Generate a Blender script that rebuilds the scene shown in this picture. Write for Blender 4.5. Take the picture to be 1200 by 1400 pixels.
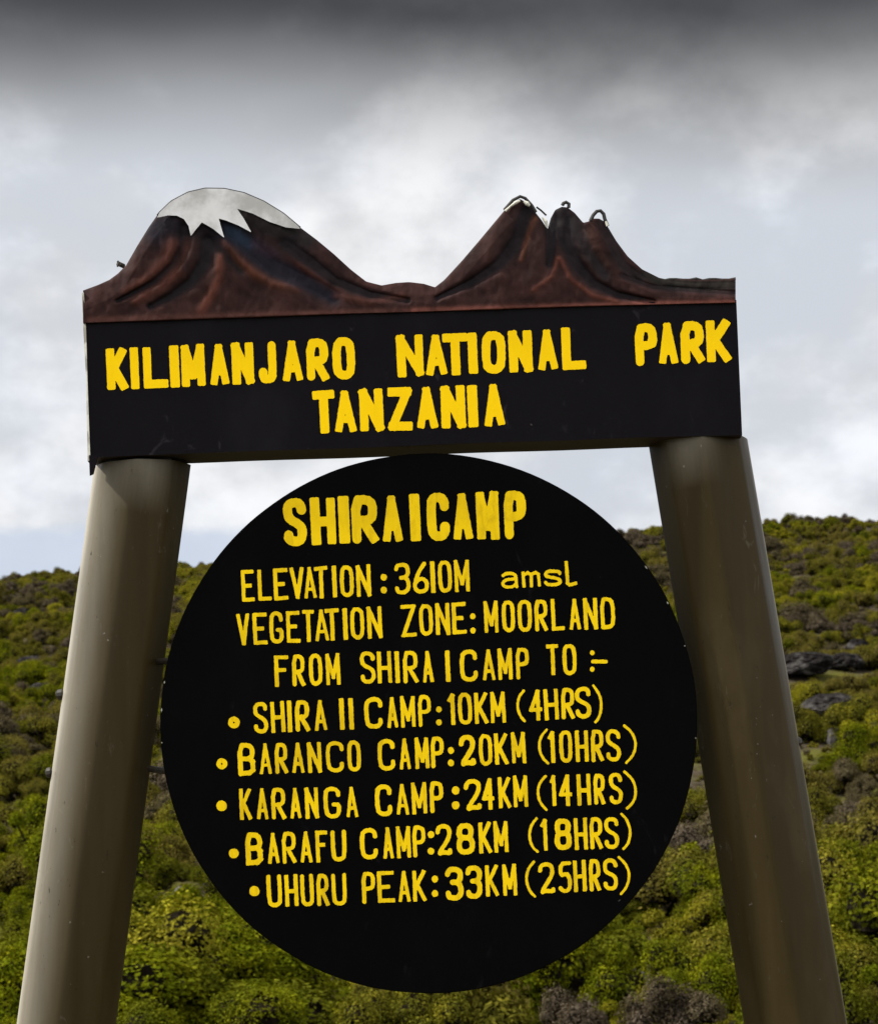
import bpy, math, random
import numpy as np
from mathutils import Vector, Matrix, Euler, noise as mnoise
R = math.radians
scene = bpy.context.scene
for o in list(bpy.data.objects): bpy.data.objects.remove(o)
random.seed(7); rng = np.random.default_rng(7)

# ------------------------------------------------------------------ camera
FPX = 3600.0                                   # focal length in photograph pixels (1200 x 1400)
CAM = Vector((0.0, -6.0, 1.6)); PITCH = 8.3; ROLL = 2.0
cam_d = bpy.data.cameras.new('camera'); cam = bpy.data.objects.new('camera', cam_d)
scene.collection.objects.link(cam); scene.camera = cam
cam_d.sensor_fit = 'VERTICAL'; cam_d.sensor_height = 24; cam_d.sensor_width = 24 * 1200 / 1400
cam_d.lens = FPX / 1400 * 24
cam_d.clip_start = 0.1; cam_d.clip_end = 6000
cam_d.dof.use_dof = True; cam_d.dof.focus_distance = 5.9; cam_d.dof.aperture_fstop = 11
CROT = Matrix.Rotation(R(90 + PITCH), 3, 'X') @ Matrix.Rotation(R(-ROLL), 3, 'Z')
cam.matrix_world = Matrix.Translation(CAM) @ CROT.to_4x4()

def ray(px, py):
    return (CROT @ Vector(((px - 600) / FPX, (700 - py) / FPX, -1))).normalized()
def at(px, py, Y):
    """point of the vertical plane y = Y that is seen at a photograph position"""
    d = ray(px, py); return CAM + d * ((Y - CAM.y) / d.y)
def to_px(p):
    q = CROT.transposed() @ (Vector(p) - CAM)
    return 600 + FPX * q.x / -q.z, 700 - FPX * q.y / -q.z, -q.z

# ------------------------------------------------------------------ light and exposure
SUN_DIR = Vector((-0.84, -0.04, 0.98)).normalized()       # towards the sun
sun_d = bpy.data.lights.new('sun', 'SUN'); sun_d.energy = 5.0; sun_d.angle = R(3)
sun_d.color = (1.0, 0.95, 0.87)
sun = bpy.data.objects.new('sun', sun_d); scene.collection.objects.link(sun)
sun.rotation_euler = SUN_DIR.to_track_quat('Z', 'Y').to_euler(); sun.location = (-8, -6, 12)
scene.view_settings.view_transform = 'Standard'; scene.view_settings.look = 'None'
scene.view_settings.gamma = 1; scene.view_settings.exposure = 0.42
scene.view_settings.use_curve_mapping = False
scene.render.resolution_x = 877; scene.render.resolution_y = 1024
scene.render.engine = 'CYCLES'

# ------------------------------------------------------------------ node helpers
class NT:
    def __init__(s, tree): s.t = tree; s.n = tree.nodes; s.l = tree.links
    def new(s, typ, **kw):
        n = s.n.new(typ)
        for k, v in kw.items():
            if k.startswith('_'): n.inputs[k[1:].replace('_', ' ')].default_value = v
            else: setattr(n, k, v)
        return n
    def put(s, sock, v):
        if isinstance(v, bpy.types.NodeSocket): s.l.new(v, sock)
        elif v is not None: sock.default_value = v
    def math(s, op, a, b=None, c=None, clamp=False):
        n = s.n.new('ShaderNodeMath'); n.operation = op; n.use_clamp = clamp
        for i, v in enumerate((a, b, c)): s.put(n.inputs[i], v)
        return n.outputs[0]
    def ramp(s, fac, stops, interp='LINEAR'):
        n = s.n.new('ShaderNodeValToRGB'); n.color_ramp.interpolation = interp
        e = n.color_ramp.elements
        while len(e) > 1: e.remove(e[0])
        for i, (p, c) in enumerate(stops):
            q = e[0] if i == 0 else e.new(p)
            q.position = p; q.color = (c, c, c, 1) if isinstance(c, (int, float)) else (*c, 1)
        s.put(n.inputs[0], fac); return n.outputs[0]
    def smooth(s, v, a, b, lo=0.0, hi=1.0):
        n = s.n.new('ShaderNodeMapRange'); n.interpolation_type = 'SMOOTHSTEP'
        s.put(n.inputs[0], v)
        for i, x in enumerate((a, b, lo, hi)): n.inputs[i + 1].default_value = x
        return n.outputs[0]
    def mix(s, f, a, b, mode='MIX'):
        n = s.n.new('ShaderNodeMix'); n.data_type = 'RGBA'; n.blend_type = mode
        s.put(n.inputs[0], f)
        for i, v in ((6, a), (7, b)):
            if isinstance(v, bpy.types.NodeSocket): s.l.new(v, n.inputs[i])
            else: n.inputs[i].default_value = (*v, 1)
        return n.outputs[2]
    def noise(s, vec, scale, detail=4, rough=0.55, dist=0.0, col=False):
        n = s.n.new('ShaderNodeTexNoise'); s.put(n.inputs['Vector'], vec)
        n.inputs['Scale'].default_value = scale; n.inputs['Detail'].default_value = detail
        n.inputs['Roughness'].default_value = rough; n.inputs['Distortion'].default_value = dist
        return n.outputs['Color' if col else 'Fac']
    def mapping(s, vec, scale=(1, 1, 1), loc=(0, 0, 0)):
        n = s.n.new('ShaderNodeMapping'); s.put(n.inputs[0], vec)
        n.inputs['Location'].default_value = loc; n.inputs['Scale'].default_value = scale
        return n.outputs[0]

# ------------------------------------------------------------------ world: cloudy sky
world = bpy.data.worlds.new('World'); scene.world = world; world.use_nodes = True
W = NT(world.node_tree); W.n.clear()
wo = W.new('ShaderNodeOutputWorld'); bg = W.new('ShaderNodeBackground'); bg.inputs[1].default_value = 0.1
sky = W.new('ShaderNodeTexSky', sky_type='NISHITA', sun_disc=False)
sky.sun_elevation = math.asin(SUN_DIR.z); sky.sun_rotation = math.atan2(SUN_DIR.x, SUN_DIR.y)
sky.altitude = 3600
tc = W.new('ShaderNodeTexCoord'); dirv = tc.outputs['Generated']
sep = W.new('ShaderNodeSeparateXYZ'); W.l.new(dirv, sep.inputs[0])
n1 = W.noise(W.mapping(dirv, (1, 0.3, 1.35), (3.1, 0.4, 2.2)), 8.5, 5, 0.52, 0)
n2 = W.noise(W.mapping(dirv, (1, 1, 2.2), (1.3, 5.4, 0.7)), 2.6, 4, 0.5)
el = W.math('ADD', sep.outputs['Z'], W.math('MULTIPLY', W.math('SUBTRACT', n2, 0.5), 0.085))
# brightness of the cloud layer in front of the camera: pale low down, heavy and dark above it
n3 = W.noise(W.mapping(dirv, (1, 0.3, 1.5), (7.7, 2.4, 4.1)), 22.0, 6, 0.56, 0)
puff = W.math('ADD', W.math('MULTIPLY', n1, 0.58), W.math('MULTIPLY', n3, 0.42))
light = W.math('ADD', 0.525, W.math('MULTIPLY', W.smooth(puff, 0.42, 0.62), 0.225))
heavy = W.smooth(el, 0.247, 0.334)
over = W.smooth(sep.outputs['Z'], 0.42, 0.80)
front = W.mix(heavy, (1, 1, 1), (0.088, 0.087, 0.086))
cl = W.mix(1.0, front, (1, 1, 1), 'MULTIPLY')
tone = W.mix(W.smooth(n1, 0.35, 0.65), (0.92, 0.97, 1.05), (1.0, 1.0, 1.01)); tone = W.mix(heavy, tone, (1.0, 1.0, 1.0))
cl = W.mix(1.0, tone, cl, 'MULTIPLY')
sc = W.new('ShaderNodeVectorMath', operation='SCALE'); W.l.new(cl, sc.inputs[0]); W.l.new(light, sc.inputs['Scale'])
# overhead the deck thins to mid grey; behind, sky brightened to light the sign
overc = W.mix(over, sc.outputs[0], (0.50, 0.51, 0.53))
back = W.smooth(sep.outputs['Y'], -0.25, 0.35, 1.0, 0.0)
overc = W.mix(back, overc, (1.40, 1.39, 1.37))
# low blue-grey bank on the left horizon
bz = W.math('ADD', sep.outputs['Z'], W.math('MULTIPLY', W.math('SUBTRACT', n3, 0.5), 0.022))
bank = W.math('MULTIPLY', W.smooth(bz, 0.137, 0.1445, 1, 0), W.smooth(sep.outputs['X'], -0.10, 0.0, 1, 0))
overc = W.mix(W.math('MULTIPLY', bank, 0.85), overc, (0.45, 0.505, 0.60))
sc2 = W.new('ShaderNodeVectorMath', operation='SCALE'); W.l.new(overc, sc2.inputs[0]); sc2.inputs['Scale'].default_value = 10.0
fin = W.mix(0.96, sky.outputs[0], sc2.outputs[0])
W.l.new(fin, bg.inputs[0]); W.l.new(bg.outputs[0], wo.inputs[0])

# ------------------------------------------------------------------ object helpers
def link(o, parent=None):
    scene.collection.objects.link(o)
    if parent is not None:
        o.parent = parent
    return o
def mesh_obj(name, verts, faces, material, parent=None, smooth=False, origin=(0, 0, 0)):
    me = bpy.data.meshes.new(name)
    og = Vector(origin)
    me.from_pydata([tuple(Vector(v) - og) for v in verts], [], faces); me.validate(); me.update()
    if material: me.materials.append(material)
    if smooth: me.polygons.foreach_set('use_smooth', [True] * len(me.polygons))
    o = bpy.data.objects.new(name, me)
    o.location = og if parent is None else og - parent.matrix_world.translation
    link(o, parent); return o
def empty(name, loc):
    o = bpy.data.objects.new(name, None); o.location = loc; o.empty_display_size = 0.2
    link(o); o.matrix_world = Matrix.Translation(loc); return o
def tag(o, label=None, cat=None, group=None, kind=None):
    if label: o['label'] = label
    if cat: o['category'] = cat
    if group: o['group'] = group
    if kind: o['kind'] = kind
    return o
def new_mat(name):
    m = bpy.data.materials.new(name); m.use_nodes = True; N = NT(m.node_tree)
    return m, N, m.node_tree.nodes['Principled BSDF']
def bump(N, b, h, strength=0.3, dist=0.01):
    n = N.new('ShaderNodeBump'); n.inputs['Strength'].default_value = strength; n.inputs['Distance'].default_value = dist
    N.l.new(h, n.inputs['Height']); N.l.new(n.outputs[0], b.inputs['Normal'])

# ------------------------------------------------------------------ materials
def mat_board(name, base, scuff, rough=0.5):
    m, N, b = new_mat(name); P = N.new('ShaderNodeTexCoord').outputs['Object']
    a = N.noise(N.mapping(P, (1, 1, 0.45)), 3.5, 5, 0.6)
    s = N.noise(N.mapping(P, (1.6, 1.6, 0.9)), 9, 6, 0.65, 1.2)
    f = N.noise(P, 90, 3, 0.6)
    c = N.mix(N.math('MULTIPLY', N.smooth(a, 0.48, 0.72), 0.7), base, scuff)
    c = N.mix(N.math('MULTIPLY', N.smooth(s, 0.63, 0.74), 0.55), c, (scuff[0] * 3.4, scuff[1] * 3.4, scuff[2] * 3.3))
    chip = N.smooth(N.noise(P, 46, 3, 0.6, 1.5), 0.76, 0.80)
    c = N.mix(chip, c, (0.05, 0.048, 0.045))
    N.l.new(c, b.inputs['Base Color'])
    N.l.new(N.smooth(a, 0.3, 0.7, rough - 0.08, rough + 0.14), b.inputs['Roughness'])
    b.inputs['Specular IOR Level'].default_value = 0.03
    bump(N, b, N.math('ADD', N.math('MULTIPLY', a, 1.5), N.math('MULTIPLY', f, 0.1)), 0.25, 0.01)
    return m
M_HEAD = mat_board('black_board_paint', (0.0060, 0.0052, 0.0066), (0.0115, 0.0105, 0.013), 0.6)
M_DISC = mat_board('black_disc_paint', (0.0010, 0.0010, 0.0011), (0.0028, 0.0028, 0.0031), 0.65)
M_UNDER, N, b = new_mat('brown_underside_paint'); P = N.new('ShaderNodeTexCoord').outputs['Object']
N.l.new(N.mix(N.noise(P, 9, 5), (0.014, 0.007, 0.006), (0.035, 0.017, 0.014)), b.inputs['Base Color']); b.inputs['Roughness'].default_value = 0.7

def mat_letters(name, bright, dull, worn):
    m, N, b = new_mat(name); P = N.new('ShaderNodeTexCoord').outputs['Object']
    a = N.noise(N.mapping(P, (1, 1, 0.3)), 46, 5, 0.7, 0.8)
    k = N.noise(P, 6, 3)
    c = N.mix(N.math('MULTIPLY', N.smooth(a, 0.45, 0.72), worn), bright, dull)
    c = N.mix(N.math('MULTIPLY', N.smooth(k, 0.45, 0.7), worn * 0.7), c, dull)
    N.l.new(c, b.inputs['Base Color']); b.inputs['Roughness'].default_value = 0.5
    b.inputs['Specular IOR Level'].default_value = 0.05
    bump(N, b, a, 0.2, 0.002)
    return m
M_YEL = mat_letters('yellow_header_lettering', (0.95, 0.62, 0.0015), (0.93, 0.57, 0.002), 0.5)
M_YEL2 = mat_letters('yellow_disc_lettering', (0.90, 0.61, 0.004), (0.60, 0.39, 0.005), 0.75)

M_POST, N, b = new_mat('olive_brown_post_paint'); P = N.new('ShaderNodeTexCoord').outputs['Object']
st = N.noise(N.mapping(P, (1, 1, 0.06)), 22, 5, 0.6)
bl = N.noise(N.mapping(P, (1, 1, 0.4)), 7, 5, 0.6)
sp = N.noise(P, 60, 3, 0.5)
c = N.mix(st, (0.020, 0.0138, 0.0045), (0.042, 0.030, 0.0115))
c = N.mix(N.math('MULTIPLY', N.smooth(bl, 0.5, 0.75), 0.4), c, (0.060, 0.045, 0.022))
c = N.mix(N.math('MULTIPLY', N.smooth(N.noise(N.mapping(P, (1, 1, 0.35)), 40, 5, 0.7, 1.0), 0.62, 0.72), 0.6), c, (0.075, 0.064, 0.045))
c = N.mix(N.smooth(sp, 0.735, 0.775), c, (0.11, 0.10, 0.085))
lit_scuff = N.new('ShaderNodeAttribute', attribute_name='side_light_scuff').outputs['Fac']
c = N.mix(N.math('MULTIPLY', lit_scuff, N.smooth(N.math('ADD', N.math('MULTIPLY', bl, .5), N.math('MULTIPLY', st, .5)), 0.25, 0.6, 0.55, 1.0)), c, (0.42, 0.39, 0.325))  # pale sunlit side and bright rim put into the colour, plus scuffed top
c = N.mix(N.math('MULTIPLY', N.smooth(N.noise(N.mapping(P, (1, 1, 0.5)), 75, 4, 0.7), 0.66, 0.70), 0.8), c, (0.018, 0.014, 0.008))
N.l.new(c, b.inputs['Base Color']); N.l.new(N.smooth(st, 0.3, 0.7, 0.30, 0.42), b.inputs['Roughness'])
b.inputs['Specular IOR Level'].default_value = 0.07
bump(N, b, N.math('ADD', N.math('MULTIPLY', bl, 1.0), N.math('MULTIPLY', sp, 0.12)), 0.3, 0.006)

M_CREST, N, b = new_mat('painted_mountain_relief'); P = N.new('ShaderNodeTexCoord').outputs['Object']
at_ = N.new('ShaderNodeAttribute', attribute_name='paint')
a = N.noise(P, 17, 7, 0.68, 0.9)
c = N.mix(1.0, at_.outputs['Color'], N.ramp(a, [(0.3, 0.5), (0.72, 1.35)]), 'MULTIPLY')
N.l.new(c, b.inputs['Base Color']); b.inputs['Roughness'].default_value = 0.6; b.inputs['Specular IOR Level'].default_value = 0.06
bump(N, b, a, 0.35, 0.004)
M_SNOW, N, b = new_mat('white_snow_paint'); P = N.new('ShaderNodeTexCoord').outputs['Object']
a = N.noise(P, 9, 5, 0.6); d = N.smooth(N.noise(P, 45, 3), 0.68, 0.76)
c = N.mix(N.smooth(a, 0.38, 0.62), (0.36, 0.355, 0.34), (0.62, 0.62, 0.63)); c = N.mix(N.math('MULTIPLY', d, 0.5), c, (0.2, 0.19, 0.18))
N.l.new(c, b.inputs['Base Color']); b.inputs['Roughness'].default_value = 0.55
M_METAL, N, b = new_mat('dull_bolt_steel'); b.inputs['Metallic'].default_value = 0.2; b.inputs['Roughness'].default_value = 0.45
P = N.new('ShaderNodeTexCoord').outputs['Object']
N.l.new(N.mix(N.noise(P, 120, 3), (0.006, 0.005, 0.004), (0.05, 0.042, 0.03)), b.inputs['Base Color'])
M_WIRE, N, b = new_mat('dark_wire'); b.inputs['Base Color'].default_value = (0.010, 0.009, 0.008, 1); b.inputs['Roughness'].default_value = 0.7
M_PALE, N, b = new_mat('pale_bare_edge'); b.inputs['Base Color'].default_value = (0.5, 0.49, 0.42, 1); b.inputs['Roughness'].default_value = 0.6

def mat_leaf(name, c1, c2, c3, trans=0.3):
    m = bpy.data.materials.new(name); m.use_nodes = True; N = NT(m.node_tree); N.n.clear()
    out = N.new('ShaderNodeOutputMaterial')
    P = N.new('ShaderNodeNewGeometry').outputs['Position']
    t = N.new('ShaderNodeAttribute', attribute_name='leaf').outputs['Fac']
    big = N.noise(P, 0.16, 3, 0.6); mid = N.noise(P, 2.0, 4, 0.65)
    c = N.mix(N.smooth(mid, 0.42, 0.66), c1, c2)
    c = N.mix(N.math('MULTIPLY', N.smooth(big, 0.42, 0.6), 0.8), c, c3)
    c = N.mix(1.0, c, N.ramp(t, [(0, 0.2), (1, 1.1)]), 'MULTIPLY'); c = N.mix(1.0, c, (1.95, 1.86, 1.75), 'MULTIPLY')
    d = N.new('ShaderNodeBsdfDiffuse'); tr = N.new('ShaderNodeBsdfTranslucent'); mx = N.new('ShaderNodeMixShader')
    N.l.new(c, d.inputs[0]); N.l.new(N.mix(1.0, c, (1.3, 1.25, 0.5), 'MULTIPLY'), tr.inputs[0])
    mx.inputs[0].default_value = trans * 0.6; N.l.new(d.outputs[0], mx.inputs[1]); N.l.new(tr.outputs[0], mx.inputs[2])
    N.l.new(mx.outputs[0], out.inputs[0]); return m
M_LEAF = {
    'bright': mat_leaf('leaf_bright_green', (0.052, 0.066, 0.003), (0.115, 0.122, 0.005), (0.050, 0.054, 0.006), 0.35),
    'olive': mat_leaf('leaf_olive', (0.054, 0.056, 0.007), (0.102, 0.096, 0.010), (0.080, 0.068, 0.017), 0.3),
    'yellow': mat_leaf('leaf_yellow_olive', (0.105, 0.105, 0.007), (0.155, 0.145, 0.011), (0.098, 0.090, 0.013), 0.3),
    'grey': mat_leaf('leaf_grey_heath', (0.036, 0.029, 0.020), (0.088, 0.073, 0.056), (0.055, 0.048, 0.022), 0.15),
}
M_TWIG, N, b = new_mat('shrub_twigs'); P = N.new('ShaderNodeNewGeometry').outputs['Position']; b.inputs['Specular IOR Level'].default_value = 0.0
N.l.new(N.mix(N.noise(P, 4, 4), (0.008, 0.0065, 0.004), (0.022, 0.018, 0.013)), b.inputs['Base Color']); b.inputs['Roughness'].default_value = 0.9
M_GROUND, N, b = new_mat('moorland_ground'); P = N.new('ShaderNodeNewGeometry').outputs['Position']; b.inputs['Specular IOR Level'].default_value = 0.0
g1 = N.noise(P, 0.35, 6, 0.6); g2 = N.noise(P, 3.0, 6, 0.65)
c = N.mix(N.smooth(g2, 0.35, 0.65), (0.024, 0.019, 0.012), (0.06, 0.048, 0.036)); c = N.mix(N.smooth(g1, 0.45, 0.62), c, (0.07, 0.068, 0.016))
N.l.new(c, b.inputs['Base Color']); b.inputs['Roughness'].default_value = 0.95; bump(N, b, g2, 0.8, 0.1)
M_ROCK, N, b = new_mat('moorland_rock'); P = N.new('ShaderNodeNewGeometry').outputs['Position']; b.inputs['Specular IOR Level'].default_value = 0.0
g1 = N.noise(P, 1.2, 6, 0.65); g2 = N.noise(P, 7.0, 6, 0.65)
c = N.mix(N.smooth(g2, 0.35, 0.7), (0.009, 0.008, 0.008), (0.028, 0.026, 0.025)); c = N.mix(N.smooth(g1, 0.48, 0.66), c, (0.07, 0.065, 0.062))
N.l.new(c, b.inputs['Base Color']); b.inputs['Roughness'].default_value = 0.9; bump(N, b, g2, 0.9, 0.08)

# ------------------------------------------------------------------ terrain
KY = [-3000, 0, 20, 34, 50, 70, 100, 150, 200, 250, 280, 300, 340, 400, 600, 1200, 3500]
KZ = [0, 0, -.1, -.6, .2, 2.6, 7.4, 16.2, 25.0, 33.4, 38.0, 39.4, 39.6, 38, 30, 5, -60]
def fbm(x, y, s, oct=3):
    return mnoise.fractal(Vector((x * s, y * s, 0.37)), 0.5, 2.0, oct)
def ground_z(x, y):
    z = 0.0
    for d, w in ((-9, .2), (-3, .3), (3, .3), (9, .2)): z += w * float(np.interp(y + d, KY, KZ))
    k = min(max((y - 60) / 220, 0), 1)
    xx = max(min(x / max(y + 6, 30) * 286, 200), -200)                      # bearing, as metres at the crest
    z += k * (2.4 / (1 + math.exp(-(xx - 4) / 7)) - 0.9)
    am = min(max((y - 22) / 60, 0), 1)
    z += am * (1.3 * fbm(x, y, 0.028) + 0.42 * fbm(x + 40, y, 0.13) )
    return z
xs = np.sinh(np.linspace(-4.9, 4.9, 261)) ; xs = xs / xs.max() * 2500
ys = np.concatenate([-np.geomspace(2500, 12, 14), np.linspace(-10, 20, 12), np.linspace(22, 330, 230), np.geomspace(335, 3200, 26)])
tv = [(float(x), float(y), ground_z(float(x), float(y))) for y in ys for x in xs]
nx = len(xs)
tf = [(j * nx + i, j * nx + i + 1, (j + 1) * nx + i + 1, (j + 1) * nx + i) for j in range(len(ys) - 1) for i in range(nx - 1)]
tag(mesh_obj('ground', tv, tf, M_GROUND, smooth=True), 'moorland ground climbing into a long hillside behind the sign', kind='structure')

def hit_ground(px, py):
    d = ray(px, py); t = 25.0
    while t < 700:
        p = CAM + d * t
        if p.z < ground_z(p.x, p.y): return p
        t += 0.5
    return None

# ------------------------------------------------------------------ shrubs
def shrub_meshes(kind, seed):
    """unit shrub: radius about 1, height about 1.2, base at z 0: a leafy crown mesh and a twig mesh"""
    g = np.random.default_rng(seed)
    nl = int(g.integers(9, 17)); lobes = []
    for i in range(nl):
        a = g.uniform(0, 6.283); r = g.uniform(0.1, 0.85) if i else 0
        rad = g.uniform(0.14, 0.38)
        lobes.append((r * math.cos(a), r * math.sin(a), g.uniform(0.2, 1.0) * (1 - 0.45 * r), rad))
    n = 12500 if kind != 'grey' else 9000
    li = g.integers(0, nl, n); L = np.array(lobes)[li]
    d = g.normal(size=(n, 3)); d[:, 2] = np.abs(d[:, 2]) * 1.25 - 0.48; d /= np.linalg.norm(d, axis=1)[:, None]
    rr = L[:, 3] * (1 - 0.35 * g.random(n) ** 2.4) * (1 + 0.10 * g.normal(size=n))
    c = L[:, :3] + d * rr[:, None]
    c[:, 2] = np.maximum(c[:, 2], 0.03)
    # leaf tuft cards: small quads, roughly facing out and up
    nrm = d + 0.5 * g.normal(size=(n, 3)) + np.array([0, 0, 0.35]); nrm /= np.linalg.norm(nrm, axis=1)[:, None]
    t = np.cross(nrm, g.normal(size=(n, 3))); t /= np.linalg.norm(t, axis=1)[:, None]
    bt = np.cross(nrm, t)
    if kind == 'grey': sx, sy = g.uniform(0.007, 0.016, n), g.uniform(0.022, 0.052, n)
    else: sx, sy = g.uniform(0.008, 0.018, n), g.uniform(0.014, 0.031, n)
    t *= sx[:, None]; bt *= sy[:, None]
    V = np.stack([c - bt, c + t * 1.0, c + bt, c - t], 1).reshape(-1, 3)
    me = bpy.data.meshes.new('shrub_foliage')
    me.from_pydata(V.tolist(), [], np.arange(4 * n).reshape(-1, 4).tolist())
    at = me.attributes.new('leaf', 'FLOAT', 'FACE')
    at.data.foreach_set('value', np.clip(g.normal(0.5, 0.22, n), 0, 1).astype('f'))
    me.materials.append(M_LEAF[kind]); me.update()
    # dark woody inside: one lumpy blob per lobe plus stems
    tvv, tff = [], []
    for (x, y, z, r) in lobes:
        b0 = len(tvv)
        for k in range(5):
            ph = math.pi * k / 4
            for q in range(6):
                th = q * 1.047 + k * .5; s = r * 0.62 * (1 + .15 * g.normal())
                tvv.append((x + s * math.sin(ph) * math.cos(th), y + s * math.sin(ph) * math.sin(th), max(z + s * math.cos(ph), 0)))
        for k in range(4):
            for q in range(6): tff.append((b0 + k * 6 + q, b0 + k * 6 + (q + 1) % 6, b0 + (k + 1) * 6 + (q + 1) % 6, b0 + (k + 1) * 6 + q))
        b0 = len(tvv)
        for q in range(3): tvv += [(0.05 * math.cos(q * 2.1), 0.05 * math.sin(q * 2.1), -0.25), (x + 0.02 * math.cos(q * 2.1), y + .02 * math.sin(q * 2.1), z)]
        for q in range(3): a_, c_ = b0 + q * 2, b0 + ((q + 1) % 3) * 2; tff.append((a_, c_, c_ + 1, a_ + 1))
    # a few bare twigs sticking out
    for q in range(26 if kind == 'grey' else 8):
        a = g.uniform(0, 6.283); l = g.uniform(0.7, 1.12); e = g.uniform(0.5, 1.4)
        p = np.array([math.cos(a) * math.cos(e), math.sin(a) * math.cos(e), math.sin(e)]) * l
        b0 = len(tvv); w = 0.012
        tvv += [(p[0] * .3, p[1] * .3 - w, p[2] * .3), (p[0] * .3, p[1] * .3 + w, p[2] * .3), (p[0], p[1], p[2])]
        tff.append((b0, b0 + 1, b0 + 2))
    mt = bpy.data.meshes.new('shrub_stems'); mt.from_pydata(tvv, [], tff); mt.materials.append(M_TWIG); mt.update()
    return me, mt
KINDS = ['bright', 'olive', 'yellow', 'grey']; NV = 4
PROTO = {(k, v): shrub_meshes(k, 100 + 10 * i + v) for i, k in enumerate(KINDS) for v in range(NV)}

BIG_ROCKS = [
    (45, 918, 62, 'flat dark rock left of the left post, above another dark rock', None, .55, 0),
    (58, 962, 58, 'dark blocky rock close to the upper bolt of the left post', None, .9, 1),
    (1098, 928, 100, 'long dark rock outcrop right of the right post', None, .6, 2),
    (1160, 915, 60, 'smaller outcrop rock at the right end of the long outcrop', None, .6, 3),
    (1135, 985, 95, 'broad dark rock outcrop beside the lower bolt of the right post', None, .7, 4),
    (1170, 892, 40, 'thin rock slab near the right edge above the outcrops', None, .4, 0),
    (1140, 1020, 34, 'pale grey rock low right of the lower bolt on the right post', None, .6, 1),
    (284, 1212, 22, 'small pale rock touching the lower left rim of the round board', None, .8, 2),
    (250, 1250, 34, 'pale angular rock between the left post and the round board', None, .7, 3),
    (228, 1262, 26, 'small rock leaning against the pale angular rock', None, .8, 4),
    (1150, 1290, 26, 'white rock beside the right post near the bottom of the frame', None, 1.0, 0),
    (1165, 1368, 50, 'flat grey rock in the lower right corner', None, .5, 1),
    (855, 1335, 34, 'pale rock under the lower right rim of the round board', None, .7, 2),
    (880, 1352, 26, 'white rock at the foot of a bush right below the round board', None, .8, 3),
    (872, 1372, 30, 'grey rock lowest of the cluster below the round board', None, .6, 4),
    (30, 845, 30, 'small grey rock high on the slope near the left edge', None, .6, 0),
]
CLEAR = [(p, a[2] / 2 * (p - CAM).length / FPX) for a in BIG_ROCKS for p in [hit_ground(a[0], a[1])] if p]
# scatter: jittered grid over the part of the hillside the photograph looks at and some way beside it
cand = []
y = 27.0
while y < 325:
    step = 1.75 if y < 66 else 1.6 if y < 110 else 1.4 if y < 160 else 1.28
    half = (y + 6) * 0.62 + 8
    x = -half
    while x < half:
        px_, py_ = x + random.uniform(-.6, .6) * step, y + random.uniform(-.6, .6) * step
        x += step
        dens = fbm(px_ + 300, py_, 0.085, 2)
        if dens < -0.28 and random.random() < 0.7: continue
        if py_ > 215: far_k = .8
        else: far_k = 1.0
        if random.random() < 0.07: continue
        if any(abs(px_ - p.x) < r_ + .35 and -4.5 < py_ - p.y < r_ + .2 for p, r_ in CLEAR): continue
        f1 = fbm(px_, py_ + 90, 0.055, 3) + random.gauss(0, 0.30)
        far = min(max((py_ - 60) / 150, 0), 1)
        if f1 < -0.46 or random.random() < far * .08: k = 'grey'
        elif f1 < 0.02: k = 'olive'
        elif f1 < 0.42: k = 'bright' if random.random() > far * 0.9 else random.choice(['yellow', 'olive'])
        else: k = 'yellow' if random.random() < 0.25 + 0.5 * far else 'bright'
        s = min(max(random.lognormvariate(-0.22, 0.36), 0.40), 1.7) * far_k * (1.3 if py_ < 66 else 1.22 if py_ < 110 else 1.08)
        cand.append((px_, py_, s, random.uniform(0, 6.28), k, random.randrange(NV)))
    y += step * 0.9
# rank by the size at which each shows in the photograph
def hidden(u, v):
    if (u - 586) ** 2 + (v - 991) ** 2 < 350 ** 2: return True
    lx = 194 - (v - 640) * 0.137; rx = 954 + (v - 610) * 0.168
    return abs(u - lx) < 62 or abs(u - rx) < 62
rank = []
for i, (x, y, s, r, k, v) in enumerate(cand):
    z = ground_z(x, y); u, w, dd = to_px((x, y, z + 0.6 * s))
    if -20 < u < 1220 and w < 1425 and not hidden(u, w): rank.append((s / dd, i, u, w))
rank.sort(reverse=True); rank = rank[:300]
sel = {i for _, i, _, _ in rank}
KW = {'bright': 'bright green', 'olive': 'dull olive', 'yellow': 'yellow-green', 'grey': 'greyish half-dry'}
def zone(u, w):
    if u < 194 - (w - 640) * 0.137: return 'left of the left post'
    if u > 954 + (w - 610) * 0.168: return 'right of the right post'
    if w > 1330 and 330 < u < 840: return 'below the round board'
    return 'between left post and round board' if u < 586 else 'between round board and right post'
def band(w): return 'at the bottom edge' if w > 1350 else 'low on the slope' if w > 1230 else 'midway up the slope' if w > 1100 else 'far up the slope'
buckets = {}
for sz, i, u, w in rank:
    buckets.setdefault((cand[i][4], zone(u, w), band(w)), []).append((sz, i, u, w))
labels = {}
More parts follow.
